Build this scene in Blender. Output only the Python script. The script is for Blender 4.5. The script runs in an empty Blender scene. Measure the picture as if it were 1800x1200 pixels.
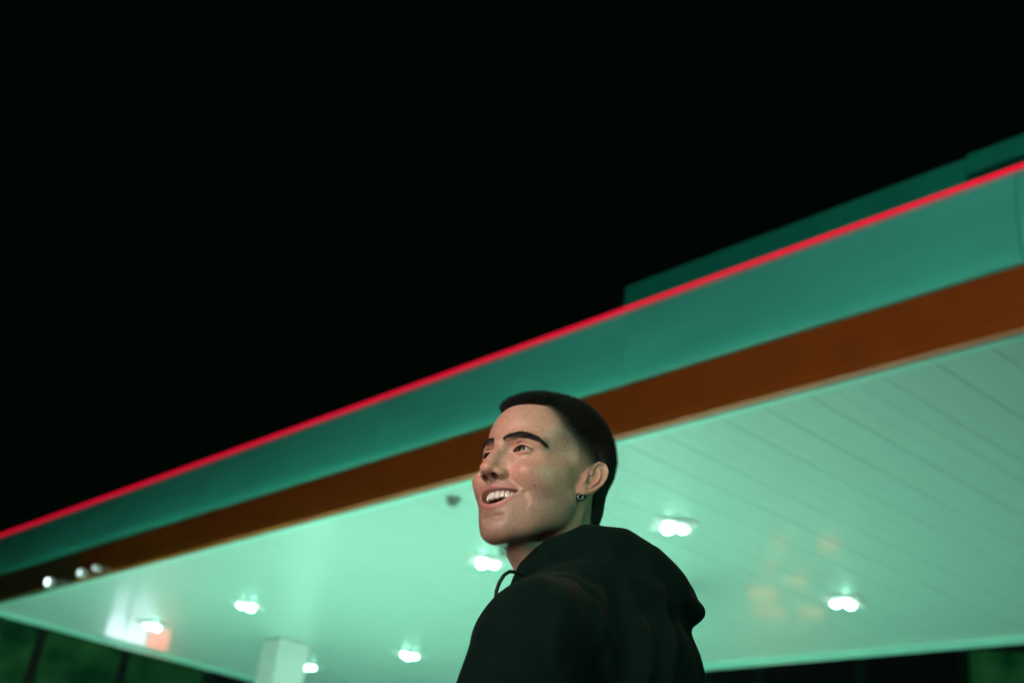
import bpy, math, random
import numpy as np
from mathutils import Matrix, Vector

sc = bpy.context.scene
COL = sc.collection
RNG = np.random.default_rng(7)
random.seed(7)
RAD = math.radians

# ------------------------------------------------------------------ camera
CAM_H = 1.05
PITCH, ROLL = RAD(24.96), RAD(8.0)
F_PX, W_PX, H_PX = 2300.0, 1800.0, 1200.0
c_f = np.array([0, math.cos(PITCH), math.sin(PITCH)])
c_u0 = np.array([0, -math.sin(PITCH), math.cos(PITCH)])
c_r0 = np.array([1.0, 0, 0])
c_r = math.cos(ROLL) * c_r0 + math.sin(ROLL) * c_u0
c_u = -math.sin(ROLL) * c_r0 + math.cos(ROLL) * c_u0
cam_d = bpy.data.cameras.new('camera')
cam = bpy.data.objects.new('camera', cam_d)
COL.objects.link(cam)
cam.matrix_world = Matrix([[c_r[0], c_u[0], -c_f[0], 0], [c_r[1], c_u[1], -c_f[1], 0],
                           [c_r[2], c_u[2], -c_f[2], CAM_H], [0, 0, 0, 1]])
cam_d.sensor_width = 36
cam_d.lens = 36 * F_PX / W_PX
cam_d.clip_start = 0.05
cam_d.clip_end = 500
cam_d.dof.use_dof = True
cam_d.dof.focus_distance = 1.90
cam_d.dof.aperture_fstop = 4.0
cam_d.dof.aperture_blades = 0
sc.camera = cam

# ------------------------------------------------------------------ night sky, exposure
world = bpy.data.worlds.new('World')
sc.world = world
world.use_nodes = True
bg = world.node_tree.nodes['Background']
bg.inputs['Color'].default_value = (0.25, 1.0, 0.5, 1)
bg.inputs['Strength'].default_value = 0.0016
sc.view_settings.view_transform = 'Standard'
sc.view_settings.look = 'None'
sc.view_settings.exposure = 0.0
sc.view_settings.gamma = 1.0
sc.cycles.use_denoising = True
sc.cycles.max_bounces = 8
sc.cycles.diffuse_bounces = 4
sc.cycles.glossy_bounces = 4
sc.cycles.sample_clamp_indirect = 6.0
sc.cycles.caustics_reflective = False
sc.cycles.caustics_refractive = False

LAMP_COL = (0.48, 1.0, 0.76)        # tint of the canopy's green-white lamps
LAMP_W = 205.0
KEY_COL = (1.0, 0.80, 0.70)         # warm light added on the face from the left
KEY_L = 16.5
FILL_W = 1450.0

# ------------------------------------------------------------------ helpers
def link(name, mesh, mat=None, parent=None):
    o = bpy.data.objects.new(name, mesh)
    COL.objects.link(o)
    if mat is not None and len(mesh.materials) == 0:
        mesh.materials.append(mat)
    if parent is not None:
        o.parent = parent
    return o

def tag(o, label=None, cat=None, group=None, kind=None):
    if label: o['label'] = label
    if cat: o['category'] = cat
    if group: o['group'] = group
    if kind: o['kind'] = kind
    return o

def empty(name, loc=(0, 0, 0), rz=0.0):
    o = bpy.data.objects.new(name, None)
    COL.objects.link(o)
    o.location = loc
    o.rotation_euler = (0, 0, rz)
    o.empty_display_size = 0.2
    return o

def pydata(name, verts, faces, smooth=False):
    me = bpy.data.meshes.new(name)
    me.from_pydata([tuple(map(float, v)) for v in verts], [], [tuple(f) for f in faces])
    me.update()
    if smooth:
        me.polygons.foreach_set('use_smooth', np.ones(len(me.polygons), bool))
    return me

def fastmesh(name, V, Q, smooth=True):
    """numpy verts (n,3) and faces (m,k) -> mesh"""
    me = bpy.data.meshes.new(name)
    V = np.asarray(V, np.float32); Q = np.asarray(Q, np.int32)
    k = Q.shape[1]
    me.vertices.add(len(V)); me.vertices.foreach_set('co', V.ravel())
    me.loops.add(Q.size); me.loops.foreach_set('vertex_index', Q.ravel())
    me.polygons.add(len(Q))
    me.polygons.foreach_set('loop_start', np.arange(0, Q.size, k, dtype=np.int32))
    me.polygons.foreach_set('loop_total', np.full(len(Q), k, np.int32))
    me.polygons.foreach_set('use_smooth', np.full(len(Q), smooth))
    me.update(calc_edges=True)
    me.validate()
    return me

def box_vf(x0, x1, y0, y1, z0, z1, b=0.0):
    """box with chamfered edges (b) -> verts, faces"""
    if b <= 0:
        v = [(x, y, z) for z in (z0, z1) for y in (y0, y1) for x in (x0, x1)]
        f = [(0, 2, 3, 1), (4, 5, 7, 6), (0, 1, 5, 4), (2, 6, 7, 3), (0, 4, 6, 2), (1, 3, 7, 5)]
        return v, f
    import bmesh
    bm = bmesh.new()
    vs, fs = box_vf(x0, x1, y0, y1, z0, z1)
    bv = [bm.verts.new(p) for p in vs]
    for q in fs: bm.faces.new([bv[i] for i in q])
    bmesh.ops.bevel(bm, geom=bm.edges[:], offset=b, segments=2, affect='EDGES', profile=0.5)
    bm.verts.index_update()
    v = [tuple(p.co) for p in bm.verts]
    f = [tuple(p.index for p in q.verts) for q in bm.faces]
    bm.free()
    return v, f

def join_vf(parts):
    V, F = [], []
    for v, f in parts:
        n = len(V)
        V += list(v)
        F += [tuple(i + n for i in q) for q in f]
    return V, F

def cyl_vf(c, r, z0, z1, n=24, r2=None):
    r2 = r if r2 is None else r2
    v = [(c[0] + r * math.cos(2 * math.pi * i / n), c[1] + r * math.sin(2 * math.pi * i / n), z0) for i in range(n)]
    v += [(c[0] + r2 * math.cos(2 * math.pi * i / n), c[1] + r2 * math.sin(2 * math.pi * i / n), z1) for i in range(n)]
    f = [(i, (i + 1) % n, n + (i + 1) % n, n + i) for i in range(n)]
    f += [tuple(range(n - 1, -1, -1)), tuple(range(n, 2 * n))]
    return v, f

def tube_vf(pts, rad, n=8, closed=False):
    """round tube along points; rad float or list"""
    P = np.array(pts, float); m = len(P)
    rad = np.full(m, rad) if np.isscalar(rad) else np.array(rad, float)
    if closed:
        T = np.roll(P, -1, 0) - np.roll(P, 1, 0)
    else:
        T = np.gradient(P, axis=0)
    T /= np.linalg.norm(T, axis=1)[:, None] + 1e-12
    a = np.array([0, 0, 1.0]) if abs(T[0][2]) < 0.9 else np.array([1.0, 0, 0])
    V = []
    nrm = np.cross(T[0], a); nrm /= np.linalg.norm(nrm)
    for i in range(m):
        nrm = nrm - T[i] * (nrm @ T[i]); nrm /= np.linalg.norm(nrm)
        b = np.cross(T[i], nrm)
        for k in range(n):
            t = 2 * math.pi * k / n
            V.append(P[i] + rad[i] * (math.cos(t) * nrm + math.sin(t) * b))
    F = []
    for i in range(m if closed else m - 1):
        j = (i + 1) % m
        for k in range(n):
            F.append((i * n + k, i * n + (k + 1) % n, j * n + (k + 1) % n, j * n + k))
    if not closed:
        F.append(tuple(range(n - 1, -1, -1)))
        F.append(tuple((m - 1) * n + k for k in range(n)))
    return V, F

# ------------------------------------------------------------------ materials
def mat(name, col, rough=0.5, metal=0.0, spec=0.5, noise=0.0, scale=8.0, bump=0.0, bscale=60.0, coat=0.0, coat_r=0.1, stretch=(1, 1, 1)):
    m = bpy.data.materials.new(name)
    m.use_nodes = True
    nt = m.node_tree; N = nt.nodes; L = nt.links
    p = N['Principled BSDF']
    p.inputs['Base Color'].default_value = (*col, 1)
    p.inputs['Roughness'].default_value = rough
    p.inputs['Metallic'].default_value = metal
    p.inputs['Specular IOR Level'].default_value = spec
    p.inputs['Coat Weight'].default_value = coat
    p.inputs['Coat Roughness'].default_value = coat_r
    if noise > 0 or bump > 0:
        tc = N.new('ShaderNodeTexCoord'); mp = N.new('ShaderNodeMapping')
        mp.inputs['Scale'].default_value = stretch
        L.new(tc.outputs['Object'], mp.inputs['Vector'])
    if noise > 0:
        nz = N.new('ShaderNodeTexNoise'); nz.inputs['Scale'].default_value = scale; nz.inputs['Detail'].default_value = 6
        L.new(mp.outputs['Vector'], nz.inputs['Vector'])
        rp = N.new('ShaderNodeValToRGB')
        lo = tuple(c * (1 - noise) for c in col); hi = tuple(min(1, c * (1 + noise)) for c in col)
        rp.color_ramp.elements[0].position = 0.3; rp.color_ramp.elements[0].color = (*lo, 1)
        rp.color_ramp.elements[1].position = 0.7; rp.color_ramp.elements[1].color = (*hi, 1)
        L.new(nz.outputs['Fac'], rp.inputs['Fac']); L.new(rp.outputs['Color'], p.inputs['Base Color'])
    if bump > 0:
        nb = N.new('ShaderNodeTexNoise'); nb.inputs['Scale'].default_value = bscale; nb.inputs['Detail'].default_value = 4
        L.new(mp.outputs['Vector'], nb.inputs['Vector'])
        bp = N.new('ShaderNodeBump'); bp.inputs['Strength'].default_value = bump; bp.inputs['Distance'].default_value = 0.01
        L.new(nb.outputs['Fac'], bp.inputs['Height']); L.new(bp.outputs['Normal'], p.inputs['Normal'])
    return m

def glow(name, col, s):
    m = bpy.data.materials.new(name)
    m.use_nodes = True
    p = m.node_tree.nodes['Principled BSDF']
    p.inputs['Base Color'].default_value = (0.6, 0.6, 0.6, 1)
    p.inputs['Emission Color'].default_value = (*col, 1)
    p.inputs['Emission Strength'].default_value = s
    return m

# ------------------------------------------------------------------ implicit-surface sculpting
def sd_smin(a, b, k):
    h = np.clip(0.5 + 0.5 * (b - a) / k, 0, 1)
    return b + (a - b) * h - k * h * (1 - h)

class Sculpt:
    """signed-distance sculpting on a voxel grid, meshed with surface nets"""
    def __init__(self, lo, hi, h):
        self.lo = np.array(lo, float); self.h = h
        self.n = np.ceil((np.array(hi, float) - self.lo) / h).astype(int) + 1
        self.ax = [(self.lo[i] + h * np.arange(self.n[i])).astype(np.float32) for i in range(3)]
        self.f = np.full(self.n, 1e3, np.float32)
    def sub(self, lo, hi):
        s = []
        for i in range(3):
            a = max(0, int((lo[i] - self.lo[i]) / self.h)); b = min(self.n[i], int((hi[i] - self.lo[i]) / self.h) + 2)
            if b <= a: return None
            s.append(slice(a, b))
        return tuple(s)
    def apply(self, lo, hi, fn, k, op):
        s = self.sub(np.array(lo) - 2 * k - 2 * self.h, np.array(hi) + 2 * k + 2 * self.h)
        if s is None: return
        X, Y, Z = np.meshgrid(self.ax[0][s[0]], self.ax[1][s[1]], self.ax[2][s[2]], indexing='ij', sparse=True)
        d = fn(X, Y, Z)
        a = self.f[s]
        if op == 'add': self.f[s] = sd_smin(a, d, k)
        elif op == 'cut': self.f[s] = -sd_smin(-a, d, k)
        elif op == 'disp': self.f[s] = a + d
    def ell(self, c, r, k=5, op='add', rot=None):
        c = np.array(c, float); r = np.array(r, float)
        m = r.max() if rot is not None else r
        def fn(X, Y, Z):
            x, y, z = X - c[0], Y - c[1], Z - c[2]
            if rot is not None:
                R = rot
                x, y, z = (R[0, 0] * x + R[1, 0] * y + R[2, 0] * z, R[0, 1] * x + R[1, 1] * y + R[2, 1] * z, R[0, 2] * x + R[1, 2] * y + R[2, 2] * z)
            k0 = np.sqrt((x / r[0]) ** 2 + (y / r[1]) ** 2 + (z / r[2]) ** 2)
            k1 = np.sqrt((x / r[0] ** 2) ** 2 + (y / r[1] ** 2) ** 2 + (z / r[2] ** 2) ** 2) + 1e-9
            return k0 * (k0 - 1) / k1
        self.apply(c - m, c + m, fn, k, op)
    def cap(self, a, b, r1, r2, k=5, op='add'):
        a = np.array(a, float); b = np.array(b, float); ab = b - a; L2 = ab @ ab + 1e-9
        R = max(r1, r2)
        def fn(X, Y, Z):
            t = np.clip(((X - a[0]) * ab[0] + (Y - a[1]) * ab[1] + (Z - a[2]) * ab[2]) / L2, 0, 1)
            return np.sqrt((X - a[0] - t * ab[0]) ** 2 + (Y - a[1] - t * ab[1]) ** 2 + (Z - a[2] - t * ab[2]) ** 2) - (r1 + (r2 - r1) * t)
        self.apply(np.minimum(a, b) - R, np.maximum(a, b) + R, fn, k, op)
    def chain(self, pts, rs, k=5, op='add'):
        """tube along a polyline with varying radius as a single distance"""
        P = [np.array(p, float) for p in pts]; R = max(rs)
        def fn(X, Y, Z):
            d = None
            for i in range(len(P) - 1):
                a, b = P[i], P[i + 1]; ab = b - a; L2 = ab @ ab + 1e-9
                t = np.clip(((X - a[0]) * ab[0] + (Y - a[1]) * ab[1] + (Z - a[2]) * ab[2]) / L2, 0, 1)
                e = np.sqrt((X - a[0] - t * ab[0]) ** 2 + (Y - a[1] - t * ab[1]) ** 2 + (Z - a[2] - t * ab[2]) ** 2) - (rs[i] + (rs[i + 1] - rs[i]) * t)
                d = e if d is None else np.minimum(d, e)
            return d
        A = np.array(P)
        self.apply(A.min(0) - R, A.max(0) + R, fn, k, op)
    def mesh(self):
        f = self.f; n = f.shape
        s = f < 0
        c = np.zeros((n[0] - 1, n[1] - 1, n[2] - 1), np.uint8)
        for i in (0, 1):
            for j in (0, 1):
                for k in (0, 1):
                    c += s[i:n[0] - 1 + i, j:n[1] - 1 + j, k:n[2] - 1 + k]
        act = (c > 0) & (c < 8)
        idx = np.argwhere(act)
        vid = np.full(act.shape, -1, np.int32); vid[act] = np.arange(len(idx), dtype=np.int32)
        acc = np.zeros((len(idx), 3)); cnt = np.zeros(len(idx))
        co = np.array([(i, j, k) for i in (0, 1) for j in (0, 1) for k in (0, 1)])
        for a in range(8):
            for b in range(a + 1, 8):
                if np.abs(co[a] - co[b]).sum() != 1: continue
                fa = f[tuple((idx + co[a]).T)].astype(float); fb = f[tuple((idx + co[b]).T)].astype(float)
                m = (fa < 0) != (fb < 0)
                t = np.where(m, fa / np.where(m, fa - fb, 1), 0)
                p = co[a] + t[:, None] * (co[b] - co[a])
                acc[m] += p[m]; cnt[m] += 1
        V = self.lo + self.h * (idx + acc / cnt[:, None])
        Q = []
        for ax in range(3):
            o1, o2 = [(1, 2), (2, 0), (0, 1)][ax]
            sl_a = [slice(None)] * 3; sl_b = [slice(None)] * 3
            sl_a[ax] = slice(0, -1); sl_b[ax] = slice(1, None)
            ch = s[tuple(sl_a)] != s[tuple(sl_b)]
            e = np.argwhere(ch)
            ok = (e[:, o1] > 0) & (e[:, o2] > 0) & (e[:, o1] < n[o1] - 1) & (e[:, o2] < n[o2] - 1)
            e = e[ok]
            d1 = np.zeros(3, int); d1[o1] = 1; d2 = np.zeros(3, int); d2[o2] = 1
            q = np.stack([vid[tuple((e - d1 - d2).T)], vid[tuple((e - d2).T)], vid[tuple(e.T)], vid[tuple((e - d1).T)]], 1)
            inside = s[tuple(e.T)]
            q[~inside] = q[~inside][:, ::-1]
            Q.append(q)
        return V, np.concatenate(Q)

def smooth_vf(V, Q, it=2, lam=0.5):
    n = len(V)
    for _ in range(it):
        acc = np.zeros((n, 3)); cnt = np.zeros(n)
        for a, b in ((0, 1), (1, 2), (2, 3), (3, 0)):
            for u, w in ((a, b), (b, a)):
                for d in range(3):
                    acc[:, d] += np.bincount(Q[:, u], V[Q[:, w], d], n)
                cnt += np.bincount(Q[:, u], minlength=n)
        V = V + lam * (acc / np.maximum(cnt, 1)[:, None] - V)
    return V

def normals_of(V, Q):
    fn = np.cross(V[Q[:, 2]] - V[Q[:, 0]], V[Q[:, 3]] - V[Q[:, 1]])
    N = np.zeros_like(V)
    for k in range(4):
        for d in range(3):
            N[:, d] += np.bincount(Q[:, k], fn[:, d], len(V))
    return N / (np.linalg.norm(N, axis=1)[:, None] + 1e-12)

def sstep(a, b, x):
    t = np.clip((x - a) / (b - a), 0, 1)
    return t * t * (3 - 2 * t)

def vcol(me, name, C):
    at = me.color_attributes.new(name, 'FLOAT_COLOR', 'POINT')
    C4 = np.ones((len(C), 4), np.float32); C4[:, :3] = C
    at.data.foreach_set('color', C4.ravel())


def uv_sphere(nu, nv):
    V = [(0, 0, 1)]; F = []
    for i in range(1, nv):
        t = math.pi * i / nv
        V += [(math.sin(t) * math.cos(2 * math.pi * j / nu), math.sin(t) * math.sin(2 * math.pi * j / nu), math.cos(t)) for j in range(nu)]
    V.append((0, 0, -1))
    for j in range(nu): F.append((0, 1 + j, 1 + (j + 1) % nu))
    for i in range(nv - 2):
        for j in range(nu):
            a = 1 + i * nu
            F.append((a + j, a + nu + j, a + nu + (j + 1) % nu, a + (j + 1) % nu))
    a = 1 + (nv - 2) * nu
    for j in range(nu): F.append((a + j, len(V) - 1, a + (j + 1) % nu))
    return np.array(V), F

# ================================================================== forecourt
TH = RAD(-51.82)                                     # direction of the canopy's long side
LD = np.array([math.cos(TH), math.sin(TH), 0]); WD = np.array([-math.sin(TH), math.cos(TH), 0])
CEIL = 3.80 + CAM_H                                  # ceiling height
S0, S1 = -20.75, 3.5                                 # canopy extent along its long side
T0, T1 = 6.75, 13.25                                 # and across
def c2w(s, t, z=0.0): return LD * s + WD * t + np.array([0, 0, z])

concrete = mat('concrete', (0.42, 0.42, 0.41), 0.75, noise=0.25, scale=1.6, bump=0.2, bscale=30)
me = pydata('ground', [(-150, -150, 0), (150, -150, 0), (150, 150, 0), (-150, 150, 0)], [(0, 1, 2, 3)])
asphalt = mat('asphalt', (0.06, 0.06, 0.06), 0.85, noise=0.3, scale=3.0, bump=0.4, bscale=80)
tag(link('ground', me, asphalt), kind='structure')
# unseen pale concrete, added so lamp light bounces up on this part only
q_ = [c2w(a, b, 0.004) for a, b in ((-23.0, 3.2), (-5.6, 3.2), (-5.6, 14.2), (-23.0, 14.2))]
tag(link('bounce_slab', pydata('bounce_slab', q_, [(0, 1, 2, 3)]), concrete), kind='structure')

# ------------------------------------------------------------------ canopy
canopy = empty('station_canopy', c2w(0, 0, 0), TH)
tag(canopy, 'large white petrol station canopy with plank ceiling, green and orange fascia and red light line', 'canopy')
white_p = mat('green_fascia_panel', (0.085, 0.78, 0.62), 0.30, spec=0.5, noise=0.10, scale=1.1, bump=0.5, bscale=1.2, coat=0.5, coat_r=0.06, stretch=(0.5, 1, 2.2))
orange_p = mat('orange_paint', (0.34, 0.085, 0.010), 0.45, spec=0.35, noise=0.08, scale=3.0)
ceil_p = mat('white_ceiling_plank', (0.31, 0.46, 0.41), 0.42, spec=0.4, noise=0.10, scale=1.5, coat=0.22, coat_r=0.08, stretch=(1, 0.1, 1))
trim_p = mat('pale_trim', (0.25, 0.55, 0.46), 0.4)
roof_p = mat('dark_roofing', (0.05, 0.05, 0.05), 0.8)
red_m = glow('red_light_line', (1.0, 0.0, 0.040), 0.86)
red_m.node_tree.nodes['Principled BSDF'].inputs['Base Color'].default_value = (0.02, 0.0, 0.002, 1)
red_m.node_tree.nodes['Principled BSDF'].inputs['Specular IOR Level'].default_value = 0.0
def part(name, boxes, m, parent=canopy, b=0.0):
    v, f = join_vf([box_vf(*q, b) for q in boxes])
    return link(name, pydata(name, v, f), m, parent)
# ceiling planks, each a shallow tray with a recessed joint beside it
PW = 0.20
def plank_mesh(w, l):
    prof = [(0.001, 0.02), (0.001, 0.002), (0.006, 0.0), (w - 0.006, 0.0), (w - 0.001, 0.002), (w - 0.001, 0.02)]
    n = len(prof)
    v = [(x, 0, z) for x, z in prof] + [(x, l, z) for x, z in prof]
    f = [(i, i + 1, n + i + 1, n + i) for i in range(n - 1)]
    f += [tuple(range(n - 1, -1, -1)), tuple(range(n, 2 * n)), (0, n, 2 * n - 1, n - 1)]
    return pydata('plank', v, f)
pm = plank_mesh(PW, T1 - T0 - 0.16); pm.materials.append(ceil_p)
npk = int((S1 - S0 - 0.16) / PW)
for i in range(npk):
    o = link('plank', pm, None, canopy)
    o.location = (S0 + 0.08 + i * PW, T0 + 0.08, CEIL + 0.0012 * math.sin(i * 2.7))
# slab above, with the dark joints' backing
part('roof_deck', [(S0 + 0.05, S1 - 0.05, T0 + 0.06, T1 - 0.06, CEIL + 0.062, CEIL + 1.10)], roof_p)
# perimeter trims under the edge
part('edge_trim', [(S0, S1, T0 + 0.004, T0 + 0.075, CEIL - 0.012, CEIL + 0.05)], trim_p)
part('edge_trim', [(S0, S1, T1 - 0.10, T1, CEIL - 0.06, CEIL + 0.05)], trim_p)
part('edge_trim', [(S0, S0 + 0.10, T0 + 0.078, T1 - 0.103, CEIL - 0.05, CEIL + 0.05)], trim_p)
part('edge_trim', [(S1 - 0.10, S1, T0 + 0.078, T1 - 0.103, CEIL - 0.05, CEIL + 0.05)], trim_p)
# near fascia: orange lower band in lengths, white panels above that roll out slightly, red light line on top
Z_OR0, Z_OR1, Z_W1, Z_RED = CEIL + 0.0, CEIL + 0.455, CEIL + 1.098, CEIL + 1.128
def panel_mesh(w, prof, name):
    n = len(prof)
    v = [(0.004, y, z) for y, z in prof] + [(w - 0.004, y, z) for y, z in prof]
    f = [(i, n + i, n + (i + 1) % n, (i + 1) % n) for i in range(n)]
    f += [tuple(range(n)), tuple(range(2 * n - 1, n - 1, -1))]
    me = pydata(name, v, f)
    return me
PL = 3.4375
wm = panel_mesh(PL, [(-0.02, Z_OR1 + 0.004), (-0.05, Z_OR1 + 0.02), (-0.072, Z_OR1 + 0.07), (-0.088, Z_OR1 + 0.15), (-0.100, Z_OR1 + 0.27), (-0.108, Z_OR1 + 0.40), (-0.110, Z_OR1 + 0.52), (-0.108, Z_W1 - 0.04), (-0.09, Z_W1), (0.05, Z_W1), (0.05, Z_OR1 + 0.004)], 'fascia_panel')
wm.materials.append(white_p)
om = panel_mesh(PL, [(0.0, Z_OR0), (-0.03, Z_OR0 + 0.02), (-0.038, Z_OR0 + 0.1), (-0.038, Z_OR1 - 0.02), (-0.02, Z_OR1), (0.05, Z_OR1), (0.05, Z_OR0 + 0.055), (0.0, Z_OR0 + 0.055)], 'orange_panel')
om.materials.append(orange_p)
om_end = []  # first two lengths of the band: a browner tone, then mottled orange
for nm, c_ in (('end_brown_paint', (0.12, 0.10, 0.035)), ('end_orange_paint', (0.34, 0.10, 0.012))):
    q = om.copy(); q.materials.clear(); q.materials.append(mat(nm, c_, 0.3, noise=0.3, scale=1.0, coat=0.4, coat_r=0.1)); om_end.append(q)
nn = int(math.ceil((S1 - S0) / PL))
LEN = nn * PL
S1 = S0 + LEN
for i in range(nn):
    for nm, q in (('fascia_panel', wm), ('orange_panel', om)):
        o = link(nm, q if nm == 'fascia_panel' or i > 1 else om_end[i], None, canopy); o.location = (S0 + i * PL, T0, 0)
        o = link(nm, q, None, canopy); o.location = (S0 + (i + 1) * PL, T1, 0); o.rotation_euler = (0, 0, math.pi)
for i in range(2):
    for nm, q in (('fascia_panel', wm), ('orange_panel', om)):
        for sx, rz in ((S0, -math.pi / 2), (S1, math.pi / 2)):
            o = link(nm, q, None, canopy)
            w2 = (T1 - T0) / 2
            o.scale = (w2 / PL, 1, 1)
            o.location = (sx, T0 + (i + 1) * w2 if rz < 0 else T0 + i * w2, 0); o.rotation_euler = (0, 0, rz)
part('red_light_line', [(S0 - 0.06, S1 + 0.06, T0 - 0.115, T0 - 0.09, Z_W1 + 0.008, Z_RED)], red_m, b=0.006)
part('red_light_line', [(S0 - 0.145, S0 - 0.09, T0 + 0.0, T1 + 0.06, Z_W1 + 0.006, Z_RED)], red_m, b=0.012)
part('top_cap', [(S0 - 0.03, S1 + 0.03, T0 - 0.088, T0 + 0.2, Z_W1 + 0.003, Z_RED + 0.02)], trim_p)
# raised sign box behind the light line
sign_p = mat('sign_box_panel', (0.008, 0.32, 0.22), 0.35, spec=0.5, noise=0.15, scale=1.2)
box_root = empty('roof_sign_box', (-7.42, T0 + 0.25, 0)); box_root.parent = canopy
BX = [(0.0, 1.66), (1.665, 3.30)]
for a, b in BX:
    v, f = box_vf(a, b, 0, 0.22, Z_RED + 0.03, CEIL + 1.61, 0.015)
    link('sign_panel', pydata('sign_panel', v, f), sign_p, box_root)
v, f = box_vf(3.305, 9.0, 0.0, 0.22, CEIL + 1.47, CEIL + 1.63, 0.015)
link('sign_panel', pydata('sign_panel', v, f), sign_p, box_root)
for px_ in (3.9, 5.8, 7.8):
    v, f = box_vf(px_, px_ + 0.08, 0.15, 0.23, Z_RED + 0.021, CEIL + 1.472)
    link('sign_support', pydata('sign_support', v, f), roof_p, box_root)
# columns
col_p = mat('white_column_cladding', (0.80, 0.80, 0.80), 0.3, spec=0.5, noise=0.04, scale=2)
for s_ in (-17.25, -9.8, -2.35):
    v, f = join_vf([box_vf(s_ - 0.26, s_ + 0.26, 9.86, 10.38, 0.0, CEIL - 0.004, 0.02),
                    box_vf(s_ - 0.30, s_ + 0.30, 9.82, 10.42, 0.0, 0.35, 0.02)])
    link('column', pydata('column', v, f), col_p, canopy)

# ------------------------------------------------------------------ canopy lamps
lamp_glass = glow('lamp_lens', (0.42, 1.0, 0.74), 32.0)
lamp_body = mat('lamp_housing', (0.75, 0.76, 0.75), 0.35)
hv, hf = join_vf([box_vf(-0.20, 0.20, -0.20, 0.20, -0.018, -0.001, 0.006), cyl_vf((0, 0), 0.17, -0.03, -0.017, 24, 0.175)])
housing_me = pydata('lamp_housing', hv, hf); housing_me.materials.append(lamp_body)
lv = []
for (a, b) in ((-0.070, 0.05), (0.075, 0.035), (-0.01, -0.085)):
    sv = []
    for i in range(7):
        th = (i / 6) * math.pi / 2
        r = 0.052 * math.cos(th) if i < 6 else 0.001
        for j in range(14):
            sv.append((a + r * math.cos(2 * math.pi * j / 14), b + r * math.sin(2 * math.pi * j / 14), -0.031 - 0.036 * math.sin(th)))
    sf = [(i * 14 + (j + 1) % 14, i * 14 + j, (i + 1) * 14 + j, (i + 1) * 14 + (j + 1) % 14) for i in range(6) for j in range(14)]
    lv.append((sv, sf))
hv, hf = join_vf(lv)
lens_me = pydata('lamp_lens', hv, hf, True); lens_me.materials.append(lamp_glass)
LAMPS = [(-8.10, 8.56, 1.15, 'canopy lamp in the front row just right of the man\'s head'),
         (-10.80, 8.56, 1.35, 'canopy lamp in the front row beside the man\'s chin'),
         (-15.68, 8.50, 1.0, 'canopy lamp in the front row above the white column'),
         (-18.55, 8.56, 0.25, 'canopy lamp nearest the left corner, beside the red and white reflection'),
         (-8.15, 11.28, 0.05, 'canopy lamp in the back row at the right, alone on dark green ceiling'),
         (-10.80, 11.28, 0.2, 'canopy lamp in the back row hidden behind the man'),
         (-15.75, 11.30, 0.5, 'canopy lamp in the back row left of the man\'s shoulder'),
         (-18.40, 11.25, 0.35, 'canopy lamp in the back row right beside the white column')]
for s_, t_, pw, lab in LAMPS:
    r = empty('canopy_lamp', c2w(s_, t_, CEIL - 0.002), TH + 2.3 * s_ + t_)
    tag(r, lab, 'lamp', 'lamps under the canopy')
    link('lamp_housing', housing_me, None, r)
    link('lamp_lens', lens_me, None, r)
    ld = bpy.data.lights.new('lamp_light', 'SPOT')
    ld.energy = LAMP_W * 40 * pw; ld.color = LAMP_COL; ld.shadow_soft_size = 0.12
    ld.spot_size = RAD(98); ld.spot_blend = 0.9
    lo = bpy.data.objects.new('lamp_light', ld); COL.objects.link(lo)
    lo.parent = r; lo.location = (0, 0, -0.10)

# small floods clipped under the front edge near the left corner
for s_, r_, e_, lab in ((-18.0, 0.045, 5.0, 'bright small floodlight under the orange band, nearest the left corner'),
                    (-16.95, 0.038, 1.8, 'middle small floodlight under the orange band left of the man'),
                    (-16.5, 0.026, 1.0, 'faint small floodlight under the orange band, rightmost of three')):
    r = empty('floodlight', c2w(s_, T0 - 0.085, CEIL + 0.16), TH)
    tag(r, lab, 'floodlight', 'small floods under the canopy edge')
    v, f = join_vf([box_vf(-0.015, 0.015, 0.031, 0.05, -0.11, -0.07), box_vf(-r_ - 0.02, r_ + 0.02, -0.045, 0.03, -0.06 - 2 * r_, -0.05, 0.008)])
    link('flood_housing', pydata('flood_housing', v, f), lamp_body, r)
    v, f = cyl_vf((0, 0), r_, 0.0, 0.012, 20)
    o = link('flood_lens', pydata('flood_lens', v, f), glow('flood_lens', (0.70, 1.0, 0.97), e_), r)
    o.location = (0, -0.046, -0.055 - r_); o.rotation_euler = (math.pi / 2, 0, 0)

# two security camera domes on the ceiling
dome_m = mat('dark_dome', (0.10, 0.17, 0.14), 0.3)
for s_, t_, lab in ((-9.48, 7.02, 'small dark dome camera on the ceiling in front of the man\'s face'),
                    (-10.27, 8.36, 'small dark dome camera on the ceiling under the man\'s chin')):
    r = empty('dome_camera', c2w(s_, t_, CEIL - 0.001), TH)
    tag(r, lab, 'camera', 'dome cameras on the ceiling')
    v, f = cyl_vf((0, 0), 0.07, -0.04, 0.0, 20)
    link('camera_base', pydata('camera_base', v, f), mat('camera_base', (0.25, 0.3, 0.28), 0.4), r)
    sv, sf = uv_sphere(16, 10)
    link('camera_dome', pydata('camera_dome', sv * np.array([0.055, 0.055, 0.05]) + np.array([0, 0, -0.045]), sf, True), dome_m, r)

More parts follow.
